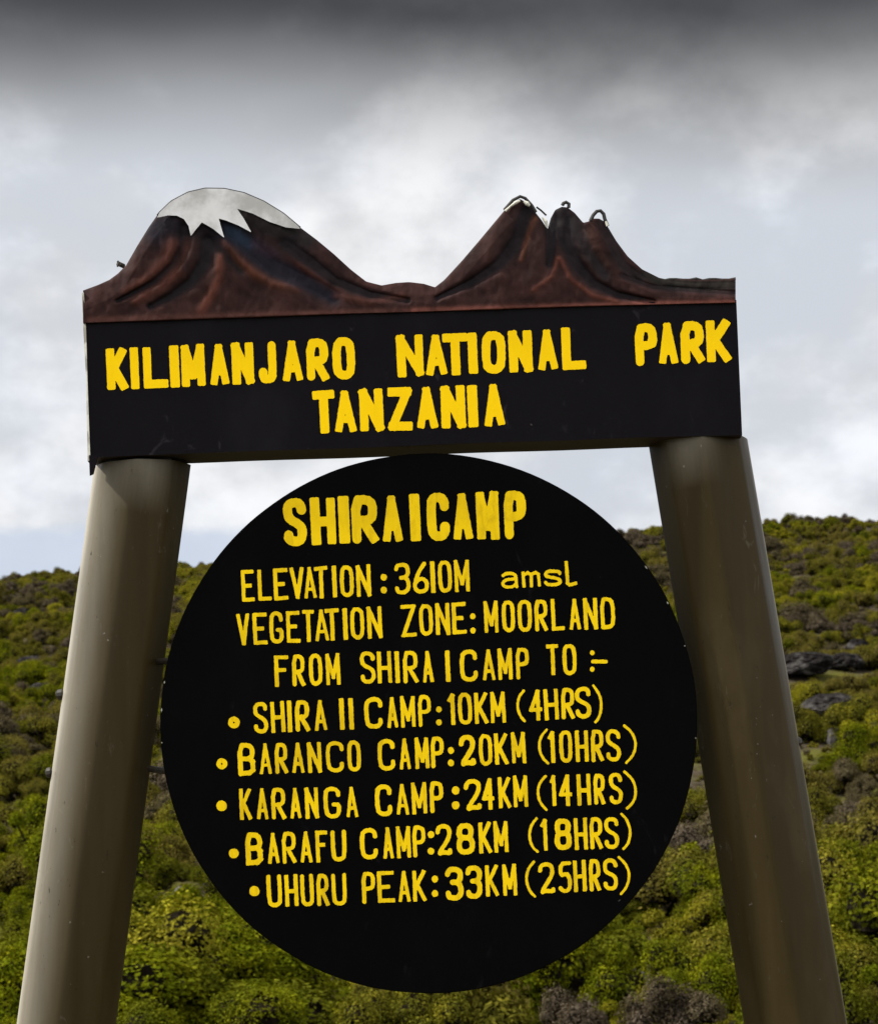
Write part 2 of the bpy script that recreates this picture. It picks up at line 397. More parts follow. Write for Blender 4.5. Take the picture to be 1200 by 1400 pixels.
for (k, zn, bd), lst in buckets.items():
    base = '%s shrub %s %s' % (KW[k], bd, zn); left = list(lst)
    for word, key in (('largest', lambda e: e[0]), ('leftmost', lambda e: -e[2]), ('rightmost', lambda e: e[2]), ('topmost', lambda e: -e[3]), ('lowest', lambda e: e[3])):
        if len(left) > 1 or (left and len(lst) > 1):
            e = max(left, key=key); left.remove(e); labels[e[1]] = word + ' ' + base
    ORD = ['second', 'third', 'fourth', 'fifth', 'sixth', 'seventh', 'eighth', 'ninth', 'tenth', 'eleventh', 'twelfth']
    order = [e[1] for e in sorted(lst, key=lambda e: e[2])]
    for e in left:
        n_ = order.index(e[1])
        if 0 < n_ <= len(ORD): labels[e[1]] = ORD[n_ - 1] + ' from left, ' + base
        else: labels[e[1]] = ('larger ' if e[0] > np.median([q[0] for q in left]) else 'smaller ') + base
SHR_GROUP = 'heath shrubs covering the lower slope'
pref = {}
for n_, (sz, i, u, w) in enumerate(rank):
    x, y, s, r, k, v = cand[i]; me, mt = PROTO[(k, v)]
    e = bpy.data.objects.new('heath_shrub', None); link(e)
    e.location = (x, y, ground_z(x, y) - 0.04); e.rotation_euler = (0, 0, r); e.scale = (s, s * random.uniform(.75, 1.2), s * random.uniform(.7, 1.1)); e.empty_display_size = .3
    f = bpy.data.objects.new('foliage', me); link(f, e); t = bpy.data.objects.new('stems', mt); link(t, e)
    tag(e, labels[i], 'shrub', SHR_GROUP)
# everything further up: one mass of the same shrubs
rest = [c for i, c in enumerate(cand) if i not in sel]
def scatter(name, pts, label, sources):
    me = bpy.data.meshes.new(name); me.from_pydata([(p[0], p[1], p[2]) for p in pts], [], [])
    for nm, tp, ix in (('scl', 'FLOAT', 3), ('rot', 'FLOAT', 4), ('pick', 'INT', 5)):
        a = me.attributes.new(nm, tp, 'POINT'); a.data.foreach_set('value', [p[ix] for p in pts])
    o = bpy.data.objects.new(name, me); link(o); tag(o, label, kind='stuff')
    ng = bpy.data.node_groups.new(name, 'GeometryNodeTree')
    ng.interface.new_socket('Geometry', in_out='INPUT', socket_type='NodeSocketGeometry')
    ng.interface.new_socket('Geometry', in_out='OUTPUT', socket_type='NodeSocketGeometry')
    G = NT(ng); gi = G.new('NodeGroupInput'); go = G.new('NodeGroupOutput')
    def named(nm, tp): n = G.new('GeometryNodeInputNamedAttribute', data_type=tp); n.inputs[0].default_value = nm; return n.outputs[0]
    j = G.new('GeometryNodeGeometryToInstance')
    for s_ in reversed(sources):                       # linked in reverse so that the order is kept
        jn = G.new('GeometryNodeJoinGeometry'); n_oi = []
        for ob in s_:
            oi = G.new('GeometryNodeObjectInfo', transform_space='ORIGINAL'); oi.inputs[0].default_value = ob
            G.l.new(oi.outputs['Geometry'], jn.inputs[0])
        G.l.new(jn.outputs[0], j.inputs[0])
    ip = G.new('GeometryNodeInstanceOnPoints'); G.l.new(gi.outputs[0], ip.inputs['Points'])
    # each source is its own instance
    j2 = G.new('GeometryNodeJoinGeometry')
    G.n.remove(j)
    for s_ in reversed(sources):
        jn = G.new('GeometryNodeJoinGeometry')
        for ob in s_:
            oi = G.new('GeometryNodeObjectInfo', transform_space='ORIGINAL'); oi.inputs[0].default_value = ob
            G.l.new(oi.outputs['Geometry'], jn.inputs[0])
        gi_ = G.new('GeometryNodeGeometryToInstance'); G.l.new(jn.outputs[0], gi_.inputs[0]); G.l.new(gi_.outputs[0], j2.inputs[0])
    G.l.new(j2.outputs[0], ip.inputs['Instance']); ip.inputs['Pick Instance'].default_value = True
    G.l.new(named('pick', 'INT'), ip.inputs['Instance Index'])
    cx = G.new('ShaderNodeCombineXYZ'); G.l.new(named('rot', 'FLOAT'), cx.inputs[2])
    er = G.new('FunctionNodeEulerToRotation'); G.l.new(cx.outputs[0], er.inputs[0]); G.l.new(er.outputs[0], ip.inputs['Rotation'])
    G.l.new(named('scl', 'FLOAT'), ip.inputs['Scale']); G.l.new(ip.outputs[0], go.inputs[0])
    md = o.modifiers.new('scatter', 'NODES'); md.node_group = ng
    return o
# source objects: real shrubs of the slope, one per shape
first = {}
for o in scene.objects:
    if o.name.startswith('foliage'):
        st_ = [q for q in o.parent.children if q.name.startswith('stems')][0]
        first.setdefault(o.data.name, (o, st_))
src, idx = [], {}
for key, (me, mt) in PROTO.items():
    if me.name in first: idx[key] = len(src); src.append(first[me.name])
pts = []
for (x, y, s, r, k, v) in rest:
    kk = (k, v)
    while kk not in idx: kk = (kk[0], (kk[1] + 1) % NV) if any((k, q) in idx for q in range(NV)) else list(idx)[0]
    pts.append((x, y, ground_z(x, y) - 0.04, s, r, idx[kk]))
scatter('distant_shrubland', pts, 'mass of small shrubs covering the upper hillside up to the skyline', src)
# low cover between the shrubs
pts = []
y = 24.0
while y < 310:
    step = 0.85 if y < 90 else 1.35; half = (y + 6) * 0.36 + 4; x = -half
    while x < half:
        a_, b_ = x + random.uniform(-.5, .5) * step, y + random.uniform(-.5, .5) * step; x += step
        kk = ('grey' if random.random() < .5 else 'yellow' if random.random() < .3 else 'olive', random.randrange(NV))
        if kk in idx: pts.append((a_, b_, ground_z(a_, b_) - 0.05, random.uniform(.14, .30), random.uniform(0, 6.28), idx[kk]))
    y += step
scatter('ground_cover', pts, 'low heather and dry tufts growing between the shrubs', src)

# ------------------------------------------------------------------ rocks
M_ROCKP = M_ROCK.copy(); M_ROCKP.name = 'pale_rock'
for n in M_ROCKP.node_tree.nodes:
    if n.type == 'MIX':
        for k in (6, 7):
            if not n.inputs[k].is_linked: n.inputs[k].default_value = tuple(min(v * 4.0 + .02, .5) for v in n.inputs[k].default_value[:3]) + (1,)
def rock_mesh(seed):
    g = random.Random(seed); import bmesh
    bm = bmesh.new(); bmesh.ops.create_icosphere(bm, subdivisions=4, radius=1)
    cuts = []
    for _ in range(9):
        d = Vector((g.gauss(0, 1), g.gauss(0, 1), g.gauss(0, .8))).normalized(); cuts.append((d, g.uniform(.55, .85)))
    for v in bm.verts:
        for d, h in cuts:
            q = v.co.dot(d)
            if q > h: v.co -= d * (q - h)
        v.co += v.co.normalized() * (0.09 * mnoise.fractal(v.co * 3.5 + Vector((seed, 0, 0)), .6, 2.1, 4) - .05 * abs(mnoise.noise(v.co * 3.1 + Vector((0, seed, 0)))))
        v.co.z *= 0.62
    me = bpy.data.meshes.new('rock'); bm.to_mesh(me); bm.free(); me.materials.append(M_ROCK); return me
ROCKS = [rock_mesh(s) for s in range(5)]
PALES = [m.copy() for m in ROCKS]
for m in PALES: m.materials[0] = M_ROCKP
def rock(u, w, wpx, label, group=None, flat=1.0, i=0):
    p = hit_ground(u, w)
    if p is None: return
    d = (p - CAM).length; s = wpx / 2 * d / FPX
    o = bpy.data.objects.new('rock', (PALES if ('pale' in label or 'white' in label) else ROCKS)[i % 5]); link(o)
    o.location = (p.x, p.y, ground_z(p.x, p.y) + s * ((0.5 if 'pale' in label or 'white' in label else 0.34) if group is None else 0.22)); o.scale = (s, s * .8, max(s * flat, 0.75)); o.rotation_euler = (0, 0, i * 1.3)
    tag(o, label, 'rock', group)
for a_ in BIG_ROCKS: rock(*a_)
g_ = random.Random(5)
for q in range(44):
    u = g_.choice([g_.uniform(0, 90), g_.uniform(1080, 1200), g_.uniform(200, 300), g_.uniform(900, 1000), g_.uniform(1050, 1200)]); w = g_.uniform(770, 1380)
    zn = zone(u, w)
    if hidden(u, w): continue
    rock(u, w, g_.uniform(9, 22), 'small grey stone among the shrubs %s' % zn, 'stones scattered among the shrubs', g_.uniform(.5, .9), q)

# ------------------------------------------------------------------ the sign
YF = -0.115                                      # front face of the header board
YD = -0.100                                      # front face of the round board
root_loc = Vector((0.0, 0.0, 0.0))
sign = empty('park_sign', root_loc)
tag(sign, 'black park sign with painted mountains and round board on two leaning brown posts', 'sign')

# posts: octagonal, edge towards the viewer
def post(ptop, pbot, wpx, lit_deg, lit_w, lit_s):
    A = at(*ptop, 0.0); B = at(*pbot, 0.0)
    d = (B - A).normalized(); B = A + d * ((A.z + 0.25) / -d.z)      # down into the ground
    ax = -d; side = Vector((ax.z, 0, -ax.x)).normalized(); fw = ax.cross(side).normalized()
    ring = []
    rr = wpx / FPX * ((A - CAM).length) / 2
    for k in range(64):
        a = k * math.pi / 32; m = (a + math.pi / 8) % (math.pi / 4) - math.pi / 8     # angle from the nearest corner
        octa = math.cos(math.pi / 8) / math.cos(math.pi / 8 - abs(m))
        r = rr * (0.5 * octa + 0.5 * (0.985 - 0.03 * (1 - math.cos(m * 8)) * .5))
        ring.append((math.sin(a) * r, -math.cos(a) * r))
    nr = len(ring); V = []; F = []; L = (A - B).length; ns = 24
    for j in range(ns + 1):
        p = B + ax * L * j / ns
        for (x, yv) in ring:
            q_ = p + side * x + fw * (-yv if fw.y < 0 else yv)
            if j == ns: q_ = q_ + ax * ((A.z - q_.z) / ax.z)      # the top is sawn level
            V.append(q_)
    for j in range(ns):
        for i in range(nr): F.append((j * nr + i, j * nr + (i + 1) % nr, (j + 1) * nr + (i + 1) % nr, (j + 1) * nr + i))
    V += V[-nr:]; F.append(tuple(range(ns * nr + nr, ns * nr + 2 * nr)))
    o = mesh_obj('post', V, F, M_POST, sign, smooth=True)
    o.data.polygons[len(F) - 1].use_smooth = False
    # sunlight and rim light painted down the outer side, plus pale scuffs at the top
    wa = o.data.attributes.new('side_light_scuff', 'FLOAT', 'POINT'); vals = []
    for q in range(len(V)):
        k_, j_ = q % nr, min(q // nr, ns); dg = (k_ * 360 / 64 - lit_deg + 180) % 360 - 180
        ww = lit_w * (1 + .25 * mnoise.noise(Vector((j_ * .5, lit_deg, 0))))
        top = max(0, 1 - abs(dg + (120 if lit_deg > 0 else -120)) / 45) * (1 if j_ >= ns else 0)
        wide = .30 / (1 + math.exp((abs((k_ * 360 / 64 + 75 + 180) % 360 - 180) - 50) / 8)) if lit_w > 30 else 0
        vals.append(top * .3 + wide + lit_s * (1 / (1 + math.exp((abs(dg) - ww) / (5.0 if lit_w > 30 else 3.5)))))
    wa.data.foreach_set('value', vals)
    return o, A, ax, rr
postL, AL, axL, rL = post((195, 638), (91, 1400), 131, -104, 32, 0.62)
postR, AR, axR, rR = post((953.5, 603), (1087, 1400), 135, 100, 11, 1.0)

def add_shade_slab(P, rr):  # dark slab standing in for the contact shadow between post and board
    x, y, h = rr * .66, rr * .7, 0.010
    V = [(P.x + sx * x, P.y + sy * y, P.z + sz) for sz in (-.004, h) for sx, sy in ((-1, -1), (1, -1), (1, 1), (-1, 1))]
    mesh_obj('shade_slab', V, [(0, 3, 2, 1), (4, 5, 6, 7), (0, 1, 5, 4), (1, 2, 6, 5), (2, 3, 7, 6), (3, 0, 4, 7)], M_WIRE, sign)
add_shade_slab(AL, rL); add_shade_slab(AR, rR)
def tube(name, pts, r, material, parent, n=8, caps=True):
    V, F = [], []
    for j, p in enumerate(pts):
        p = Vector(p); a = Vector(pts[max(j - 1, 0)]); c = Vector(pts[min(j + 1, len(pts) - 1)])
        d = (c - a).normalized(); s = d.cross(Vector((0, 1, 0)));
        if s.length < .1: s = d.cross(Vector((1, 0, 0)))
        s.normalize(); t = d.cross(s); rr = r[j] if isinstance(r, (list, tuple)) else r
        for k in range(n): V.append(p + (s * math.cos(k * 2 * math.pi / n) + t * math.sin(k * 2 * math.pi / n)) * rr)
    for j in range(len(pts) - 1):
        for k in range(n): F.append((j * n + k, j * n + (k + 1) % n, (j + 1) * n + (k + 1) % n, (j + 1) * n + k))
    F.append(tuple(range(n))); F.append(tuple(range((len(pts) - 1) * n, len(pts) * n)))
    return mesh_obj(name, V, F, material, parent, smooth=False)
def bolt(px, py, dirx, pst, L=0.02, r=0.0085):
    """domed bolt head standing on the side of a post, on a short washer"""
    p = at(px, py, 0.0); s = Vector((dirx, 0, 0.10 * dirx)).normalized(); a = p - s * 0.02
    tube('bolt', [a, p, p + s * .002, p + s * .0021, p + s * L * .7, p + s * L], [r * .6, r * .6, r * .6, r * 1.05, r, r * .55], M_METAL, pst, 10)
bolt(87, 949, -1, postL, 0.017, 0.012); bolt(71, 1056, -1, postL, 0.014, 0.012)
bolt(1066, 903, 1, postR, 0.010, 0.010); bolt(1085, 1015, 1, postR, 0.018, 0.011)
bolt(1046, 792, 1, postR, 0.005, 0.006)

# header board: shallow box, slightly wavy edges
def wob(x, s, a): return a * mnoise.noise(Vector((x * s, 3.3, 1.7)))
def lerp(a, b, t): return a + (b - a) * t
nB = 60; V = []; F = []
YB = YF + 0.135
for j in range(nB + 1):
    t = j / nB; x = lerp(119, 1006, t); yt = np.interp(x, [119, 330, 483, 560, 795, 1006], [437, 431, 425, 423, 415, 410])
    xb = lerp(123.5, 1014, t); yb = lerp(626, 594.5, t) + wob(t, 5, 2.0) - 3.5 * math.sin(math.pi * t) * 0.4
    dep = 0
    for s_ in range(9):
        f = s_ / 8; V.append(at(lerp(x, xb, f), lerp(yt, yb, f), YF + dep * math.sin(f * 3.14)))
n9 = 9
for j in range(nB):
    for s_ in range(8): F.append((j * n9 + s_, (j + 1) * n9 + s_, (j + 1) * n9 + s_ + 1, j * n9 + s_ + 1))
nf = len(V)
for j in range(nB + 1):                                  # back copies of the top and bottom edges
    for s_ in (0, 8): p = V[j * n9 + s_].copy(); p.y = YB; V.append(p)
for j in range(nB):
    a, c = j * n9 + 8, (j + 1) * n9 + 8; d, e = nf + j * 2 + 1, nf + (j + 1) * 2 + 1
    F.append((a, c, e, d))                               # underside
    a, c = j * n9, (j + 1) * n9; d2, e2 = nf + j * 2, nf + (j + 1) * 2
    F.append((a, d2, e2, c)); F.append((d2, d, e, e2))
F.append(tuple([s_ for s_ in range(8, -1, -1)] + [nf, nf + 1])); F.append(tuple([nB * n9 + s_ for s_ in range(9)] + [nf + nB * 2 + 1, nf + nB * 2]))
header = mesh_obj('header_board', V, F, M_HEAD, sign)
header.data.materials.append(M_UNDER)
for p in header.data.polygons:
    if abs(p.normal.z) > 0.8: p.material_index = 1
# pale worn left edge strip and the folded lower corner
es = [at(x, y, YF - 0.001) for x, y in ((114, 400), (117, 450), (119, 520), (121, 580), (123, 630))]
V = []; F = []
for i, p in enumerate(es):
    w = 0.0035 + 0.002 * math.sin(i * 2.1); V += [p + Vector((-w, 0.004, 0)), p + Vector((0.002, -0.003, 0)), p + Vector((0.002, .03, 0)), p + Vector((-w, .03, 0))]
for i in range(4):
    for k in range(4): F.append((i * 4 + k, i * 4 + (k + 1) % 4, i * 4 + 4 + (k + 1) % 4, i * 4 + 4 + k))
M_EDGE, N, b = new_mat('worn_board_edge'); P = N.new('ShaderNodeTexCoord').outputs['Object']
N.l.new(N.mix(N.smooth(N.noise(P, 25, 4), .4, .6), (0.14, 0.135, 0.11), (0.34, 0.34, 0.30)), b.inputs['Base Color']); b.inputs['Roughness'].default_value = .7
mesh_obj('worn_edge', V, F, M_EDGE, header)
fl = [at(122, 622, YF - 0.004), at(134, 624, YF - 0.004), at(128, 648, YF - 0.006), at(123, 650, YF - 0.006)]
mesh_obj('bent_corner', fl + [p + Vector((0, 0.006, 0)) for p in fl], [(0, 1, 2, 3), (7, 6, 5, 4), (0, 4, 5, 1), (1, 5, 6, 2), (2, 6, 7, 3), (3, 7, 4, 0)], M_HEAD, header)

# round board
C = at(586, 991, YD); rad = (at(952, 991, YD) - at(220, 991, YD)).length / 2
rz_ = (at(603, 1357, YD).z - at(569, 621, YD).z) / -2; C.z = (at(603, 1357, YD).z + at(569, 621, YD).z) / 2; rz_ /= rad
V, F = [], []; NR, NS = 14, 160
V.append(C)
for i in range(1, NR + 1):
    for k in range(NS):
        a = k * 2 * math.pi / NS; r = rad * i / NR
        if i == NR: r *= 1 + 0.0022 * mnoise.noise(Vector((math.cos(a) * 5, math.sin(a) * 5, 0)))
        V.append(C + Vector((r * math.cos(a), 0, r * rz_ * math.sin(a))))
def vi(i, k): return 1 + (i - 1) * NS + k % NS
for k in range(NS): F.append((0, vi(1, k + 1), vi(1, k)))
for i in range(1, NR):
    for k in range(NS): F.append((vi(i, k), vi(i, k + 1), vi(i + 1, k + 1), vi(i + 1, k)))
b0 = len(V)
for k in range(NS):
    p = V[vi(NR, k)]; V.append(p + (p - C).normalized() * 0.0015 + Vector((0, 0.003, 0)))
for k in range(NS): V.append(V[vi(NR, k)] + Vector((0, 0.02, 0)))
for k in range(NS):
    k1 = (k + 1) % NS
    F.append((vi(NR, k), vi(NR, k + 1), b0 + k1, b0 + k)); F.append((b0 + k, b0 + k1, b0 + NS + k1, b0 + NS + k))
F.append(tuple(b0 + NS + k for k in range(NS)))
disc = mesh_obj('round_board', V, F, M_DISC, sign)
# mounting pins between round board and posts
for (a, c) in (((205, 1051), (232, 1055)), ((214, 905), (238, 903))):
    tube('mounting_pin', [at(*a, -0.03), at(*c, YD + 0.024)], 0.0075, M_METAL, disc, 8)
# paint chips round the rim
for q, aa in enumerate([14, 24, 33, -6, 170, 176, 183]):
    a = R(aa); p = C + Vector((math.cos(a), 0, math.sin(a))) * (rad - 0.0015); t = Vector((-math.sin(a), 0, math.cos(a)))
    w = 0.002 + 0.0015 * (q % 3); n = Vector((math.cos(a), 0, math.sin(a)))
    f = [p - t * w + Vector((0, -.0022, 0)), p + n * .0022 + Vector((0, -.001, 0)), p + t * w + Vector((0, -.0022, 0)), p - n * .0015 + Vector((0, -.0030, 0))]
    g = [v + Vector((0, 0.005, 0)) for v in f]
    mesh_obj('paint_chip', f + g, [(0, 1, 2, 3), (7, 6, 5, 4), (0, 4, 5, 1), (1, 5, 6, 2), (2, 6, 7, 3), (3, 7, 4, 0)], M_EDGE, disc)

# ------------------------------------------------------------------ painted mountains on top
def z1(l): return [(100 + a / 2.609, 240 + b_ / 2.609) for a, b_ in l]
def z2(l): return [(560 + a / 2.553, 240 + b_ / 2.553) for a, b_ in l]
top = z1([(36, 410), (90, 390), (130, 372), (160, 350), (190, 320), (230, 250), (270, 185), (305, 135), (350, 92), (410, 60), (470, 46), (540, 47), (610, 62), (680, 92), (750, 135), (810, 185), (870, 230), (930, 280), (990, 335), (1045, 378), (1100, 392), (1150, 383), (1195, 380)]) + \
      z2([(10, 373), (50, 378), (88, 390), (120, 365), (180, 300), (240, 230), (290, 170), (330, 122), (360, 94), (385, 82), (410, 95), (430, 118), (460, 156), (481, 187), (491, 150), (507, 120), (530, 109), (550, 111), (575, 130), (605, 165), (624, 160), (638, 150), (660, 150), (678, 160), (690, 178), (720, 228), (760, 282), (810, 327), (870, 357), (900, 363), (950, 361), (1000, 364), (1080, 363), (1135, 359)])
TX = np.array([p[0] for p in top]); TY = np.array([p[1] for p in top])
def base_y(x): return np.interp(x, [113, 330, 483, 560, 795, 1006], [441.5, 434, 428.5, 426.5, 418.5, 413.5])
strokes = []   # (points, half width start, half width end, colour, strength, depth in metres)
DK, NV_, RD, BL, OR = (0.010, 0.008, 0.010), (0.010, 0.010, 0.016), (0.095, 0.030, 0.019), (0.016, 0.028, 0.050), (0.105, 0.036, 0.019)
def st1(l, w0, w1, c, s, d): strokes.append((np.array(z1(l)), w0, w1, np.array(c), s, d))
def st2(l, w0, w1, c, s, d): strokes.append((np.array(z2(l)), w0, w1, np.array(c), s, d))
st1([(300, 195), (345, 175), (385, 200)], 18, 14, NV_, .85, .0)
st1([(360, 250), (330, 310), (260, 370), (190, 410)], 10, 5, RD, .6, .008)
st1([(405, 190), (400, 255), (360, 320), (290, 380), (160, 447)], 8, 2, DK, .95, -.014)
st1([(425, 250), (385, 330), (310, 400), (220, 450)], 9, 4, RD, .6, .008)
st1([(482, 240), (470, 310), (420, 380), (350, 430), (275, 468)], 8.5, 3, DK, .97, -.016)
st1([(450, 190), (435, 260), (400, 330)], 9, 5, DK, .6, .0)
st1([(475, 185), (540, 270), (600, 340)], 10, 4, DK, .8, -.006)
st1([(525, 290), (520, 370), (490, 430), (460, 480)], 4, 6, RD, .75, .007)
st1([(540, 235), (590, 300), (650, 350), (720, 385), (800, 400)], 4, 6, OR, .75, .012)
st1([(540, 180), (600, 225), (650, 270), (720, 330), (800, 368), (870, 395), (930, 430)], 13, 9, NV_, .9, -.012)
st1([(565, 195), (600, 222), (630, 245)], 9, 6, BL, .8, .0)
st1([(660, 245), (720, 280)], 8, 6, (0.035, .02, .03), .7, .002)
st1([(740, 255), (830, 330), (950, 400)], 3, 6, RD, .7, .010)
st1([(600, 135), (680, 180), (760, 205), (830, 225)], 12, 14, (0.012, .010, .011), .9, .0)
st1([(760, 250), (850, 310), (930, 375), (1060, 425), (1190, 445)], 9, 3, DK, .9, -.012)
st1([(940, 430), (1060, 455), (1180, 430)], 4, 4, RD, .4, .005)
st1([(60, 515), (400, 505), (1190, 480)], 4, 3, (0.10, .040, .032), .6, .0)
st2([(385, 105), (345, 190), (290, 260)], 14, 10, (.028, .014, .012), .6, .0)
st2([(410, 140), (375, 230), (310, 310), (220, 370), (95, 428)], 11, 2.5, DK, .92, -.014)
st2([(436, 150), (408, 225), (388, 295)], 3.5, 2, OR, .8, .006)
st2([(470, 190), (455, 290), (400, 370)], 10, 5, (.03, .016, .014), .6, .004)
st2([(494, 160), (494, 230), (486, 310)], 8, 4, DK, .95, -.016)
st2([(530, 130), (545, 220), (580, 310), (640, 375), (720, 415), (850, 440)], 10, 2.5, DK, .9, -.014)
st2([(515, 290), (500, 350), (430, 400)], 2.5, 2.5, RD, .75, .006)
st2([(525, 290), (560, 360), (640, 420), (720, 440)], 2.5, 3, RD, .75, .006)
st2([(575, 160), (620, 260), (680, 350)], 8, 5, (.016, .013, .015), .8, -.004)
st2([(625, 190), (650, 250), (690, 310)], 6, 4, (.06, .028, .022), .6, .006)
st2([(668, 165), (700, 230), (740, 310), (800, 355)], 6, 5, DK, .7, -.006)
st2([(820, 345), (900, 378), (1000, 385), (1130, 382)], 5, 5, (.012, .012, .010), .85, -.004)
st2([(740, 350), (850, 390), (1130, 410)], 3, 3, DK, .6, -.006)
st2([(10, 470), (590, 455), (900, 445), (1130, 442)], 3, 3, (0.16, .055, .042), .8, .0)
def seg_field(X, Y, pts, w0, w1):
    """0..1 weight of a tapering stroke at the points X, Y"""
    best = np.full(X.shape, 1e9); n = len(pts) - 1
    for i in range(n):
        a, c = pts[i], pts[i + 1]; d = c - a; L2 = (d ** 2).sum()
        t = np.clip(((X - a[0]) * d[0] + (Y - a[1]) * d[1]) / L2, 0, 1)
        w = w0 + (w1 - w0) * (i + t) / n
        best = np.minimum(best, np.hypot(X - a[0] - t * d[0], Y - a[1] - t * d[1]) / w)
    return np.exp(-(best / 1.15) ** 2 * 0.9)
cols = np.arange(114, 1005.5, 1.9); rows = 78
TT = np.interp(cols, TX, TY); BB = base_y(cols)
XX = np.repeat(cols[:, None], rows, 1); tt = np.linspace(0, 1, rows)[None, :]
YY = TT[:, None] * (1 - tt) + BB[:, None] * tt
colr = np.zeros(XX.shape + (3,)); colr[:] = (0.029, 0.0122, 0.0108)
rn = np.array([[mnoise.fractal(Vector((x * .02, y * .012, 5)), .5, 2, 4) for y in YY[i]] for i, x in enumerate(cols)])
colr *= (1 + 0.5 * rn)[..., None]
dep = 0.006 + 0.012 * np.clip((YY - TT[:, None]) / 26, 0, 1) ** .6 + 0.003 * rn
for pts_, w0, w1, c, s, d in strokes:
    f = seg_field(XX, YY, pts_, w0, w1)
    if d < 0: f = np.clip(f * 1.5, 0, 1)
    f2 = np.clip(f * 1.15, 0, 1) * s * (0.8 if d > 0 else 1)
    colr = colr * (1 - f2[..., None]) + c * f2[..., None]; dep = dep + f * d * (0.34 if d > 0 else 0.6)
V, F = [], []
YC = YF + 0.012
for i in range(len(cols)):
    for j in range(rows): V.append(at(float(XX[i, j]), float(YY[i, j]), YC - float(dep[i, j])))
for i in range(len(cols) - 1):
    for j in range(rows - 1): a = i * rows + j; F.append((a, a + 1, a + rows + 1, a + rows))
nfr = len(V); nc = len(cols)
for i in range(nc):
    for j in (0, rows - 1): p = V[i * rows + j].copy(); p.y = YF + 0.085; V.append(p)
for i in range(nc - 1):
    F.append((i * rows, (i + 1) * rows, nfr + (i + 1) * 2, nfr + i * 2)); F.append((nfr + i * 2, nfr + i * 2 + 2, nfr + i * 2 + 3, nfr + i * 2 + 1))
    F.append((i * rows + rows - 1, nfr + i * 2 + 1, nfr + i * 2 + 3, (i + 1) * rows + rows - 1))
F.append(tuple(list(range(rows)) + [nfr + 1, nfr])); F.append(tuple([(nc - 1) * rows + j for j in range(rows - 1, -1, -1)] + [nfr + nc * 2 - 2, nfr + nc * 2 - 1]))
crest = mesh_obj('mountain_relief', V, F, M_CREST, sign)
ca = crest.data.color_attributes.new('paint', 'FLOAT_COLOR', 'POINT')
full = np.ones((len(V), 4), 'f'); full[:nfr, :3] = colr.reshape(-1, 3); full[nfr:, :3] = (0.03, 0.018, 0.015)
ca.data.foreach_set('color', full.ravel())
nfront = (nc - 1) * (rows - 1)
crest.data.polygons.foreach_set('use_smooth', [i < nfront for i in range(len(crest.data.polygons))])
# snow cap: same contour, a thin skin of white paint in front of the summit
lowc = np.array(z1([(300, 150), (340, 142), (370, 143), (395, 155), (412, 180), (420, 216), (440, 190), (460, 167), (500, 190), (540, 223), (530, 190), (520, 153), (545, 160), (590, 178), (637, 203), (610, 155), (585, 118), (640, 135), (700, 165), (760, 185), (811, 190)]))
upc = [(float(x), float(np.interp(x, TX, TY))) for x in np.linspace(lowc[-1][0], lowc[0][0], 60)]
poly = [(p[0] + (.5 if k else 0) * mnoise.noise(Vector((p[0] * .2, p[1] * .2, 0))), p[1]) for k, p in enumerate(lowc)] + upc[1:-1]
from mathutils.geometry import tessellate_polygon
def relief_y(x, y):
    i = min(max((x - 114) / 1.9, 0), nc - 1.001); i0 = int(round(i)); t_, b_ = TT[i0], BB[i0]; j = min(max((y - t_) / (b_ - t_), 0), 1) * (rows - 1.01)
    return YC - 0.0225
def inside(x, y, pl):
    r = False; n = len(pl)
    for i in range(n):
        (xa, ya), (xb, yb) = pl[i], pl[i - 1]
        if (ya > y) != (yb > y) and x < (xb - xa) * (y - ya) / (yb - ya) + xa: r = not r
    return r
# (marching-squares filler, shared with the lettering)
def fill(name, X0, Y0, step, field, to3d, material, parent, thick=0.0):
    """mesh of the region where field > 0; whole cells are merged along rows"""
    H, Wd = field.shape; V, F = [], []
    ins = field > 0
    full_ = ins[:-1, :-1] & ins[:-1, 1:] & ins[1:, :-1] & ins[1:, 1:]
    some = (ins[:-1, :-1] | ins[:-1, 1:] | ins[1:, :-1] | ins[1:, 1:]) & ~full_
    def add(p): V.append(to3d(X0 + p[0] * step, Y0 + p[1] * step)); return len(V) - 1
    for j in range(H - 1):
        i = 0; row = full_[j]
        while i < Wd - 1:
            if row[i]:
                k = i
                while k < Wd - 1 and row[k] and k - i < 12: k += 1
                F.append((add((i, j)), add((k, j)), add((k, j + 1)), add((i, j + 1)))); i = k
            else: i += 1
    for j, i in zip(*np.nonzero(some)):
        cr = [(i, j), (i + 1, j), (i + 1, j + 1), (i, j + 1)]; vals = [field[c_[1], c_[0]] for c_ in cr]; out = []
        for k in range(4):
            a, c_ = cr[k], cr[(k + 1) % 4]; va, vb = vals[k], vals[(k + 1) % 4]
            if va > 0: out.append(a)
            if (va > 0) != (vb > 0): t = va / (va - vb); out.append((a[0] + (c_[0] - a[0]) * t, a[1] + (c_[1] - a[1]) * t))
        if len(out) > 2: F.append(tuple(add(p) for p in out))
    return mesh_obj(name, V, F, material, parent)
x0, y0, stp = 212.0, 255.0, 1.0
gx = np.arange(x0, 414, stp); gy = np.arange(y0, 330, stp); PX, PY = np.meshgrid(gx, gy)
dist = np.full(PX.shape, 1e9); pl = [np.array(p) for p in poly]
insm = np.zeros(PX.shape, bool)
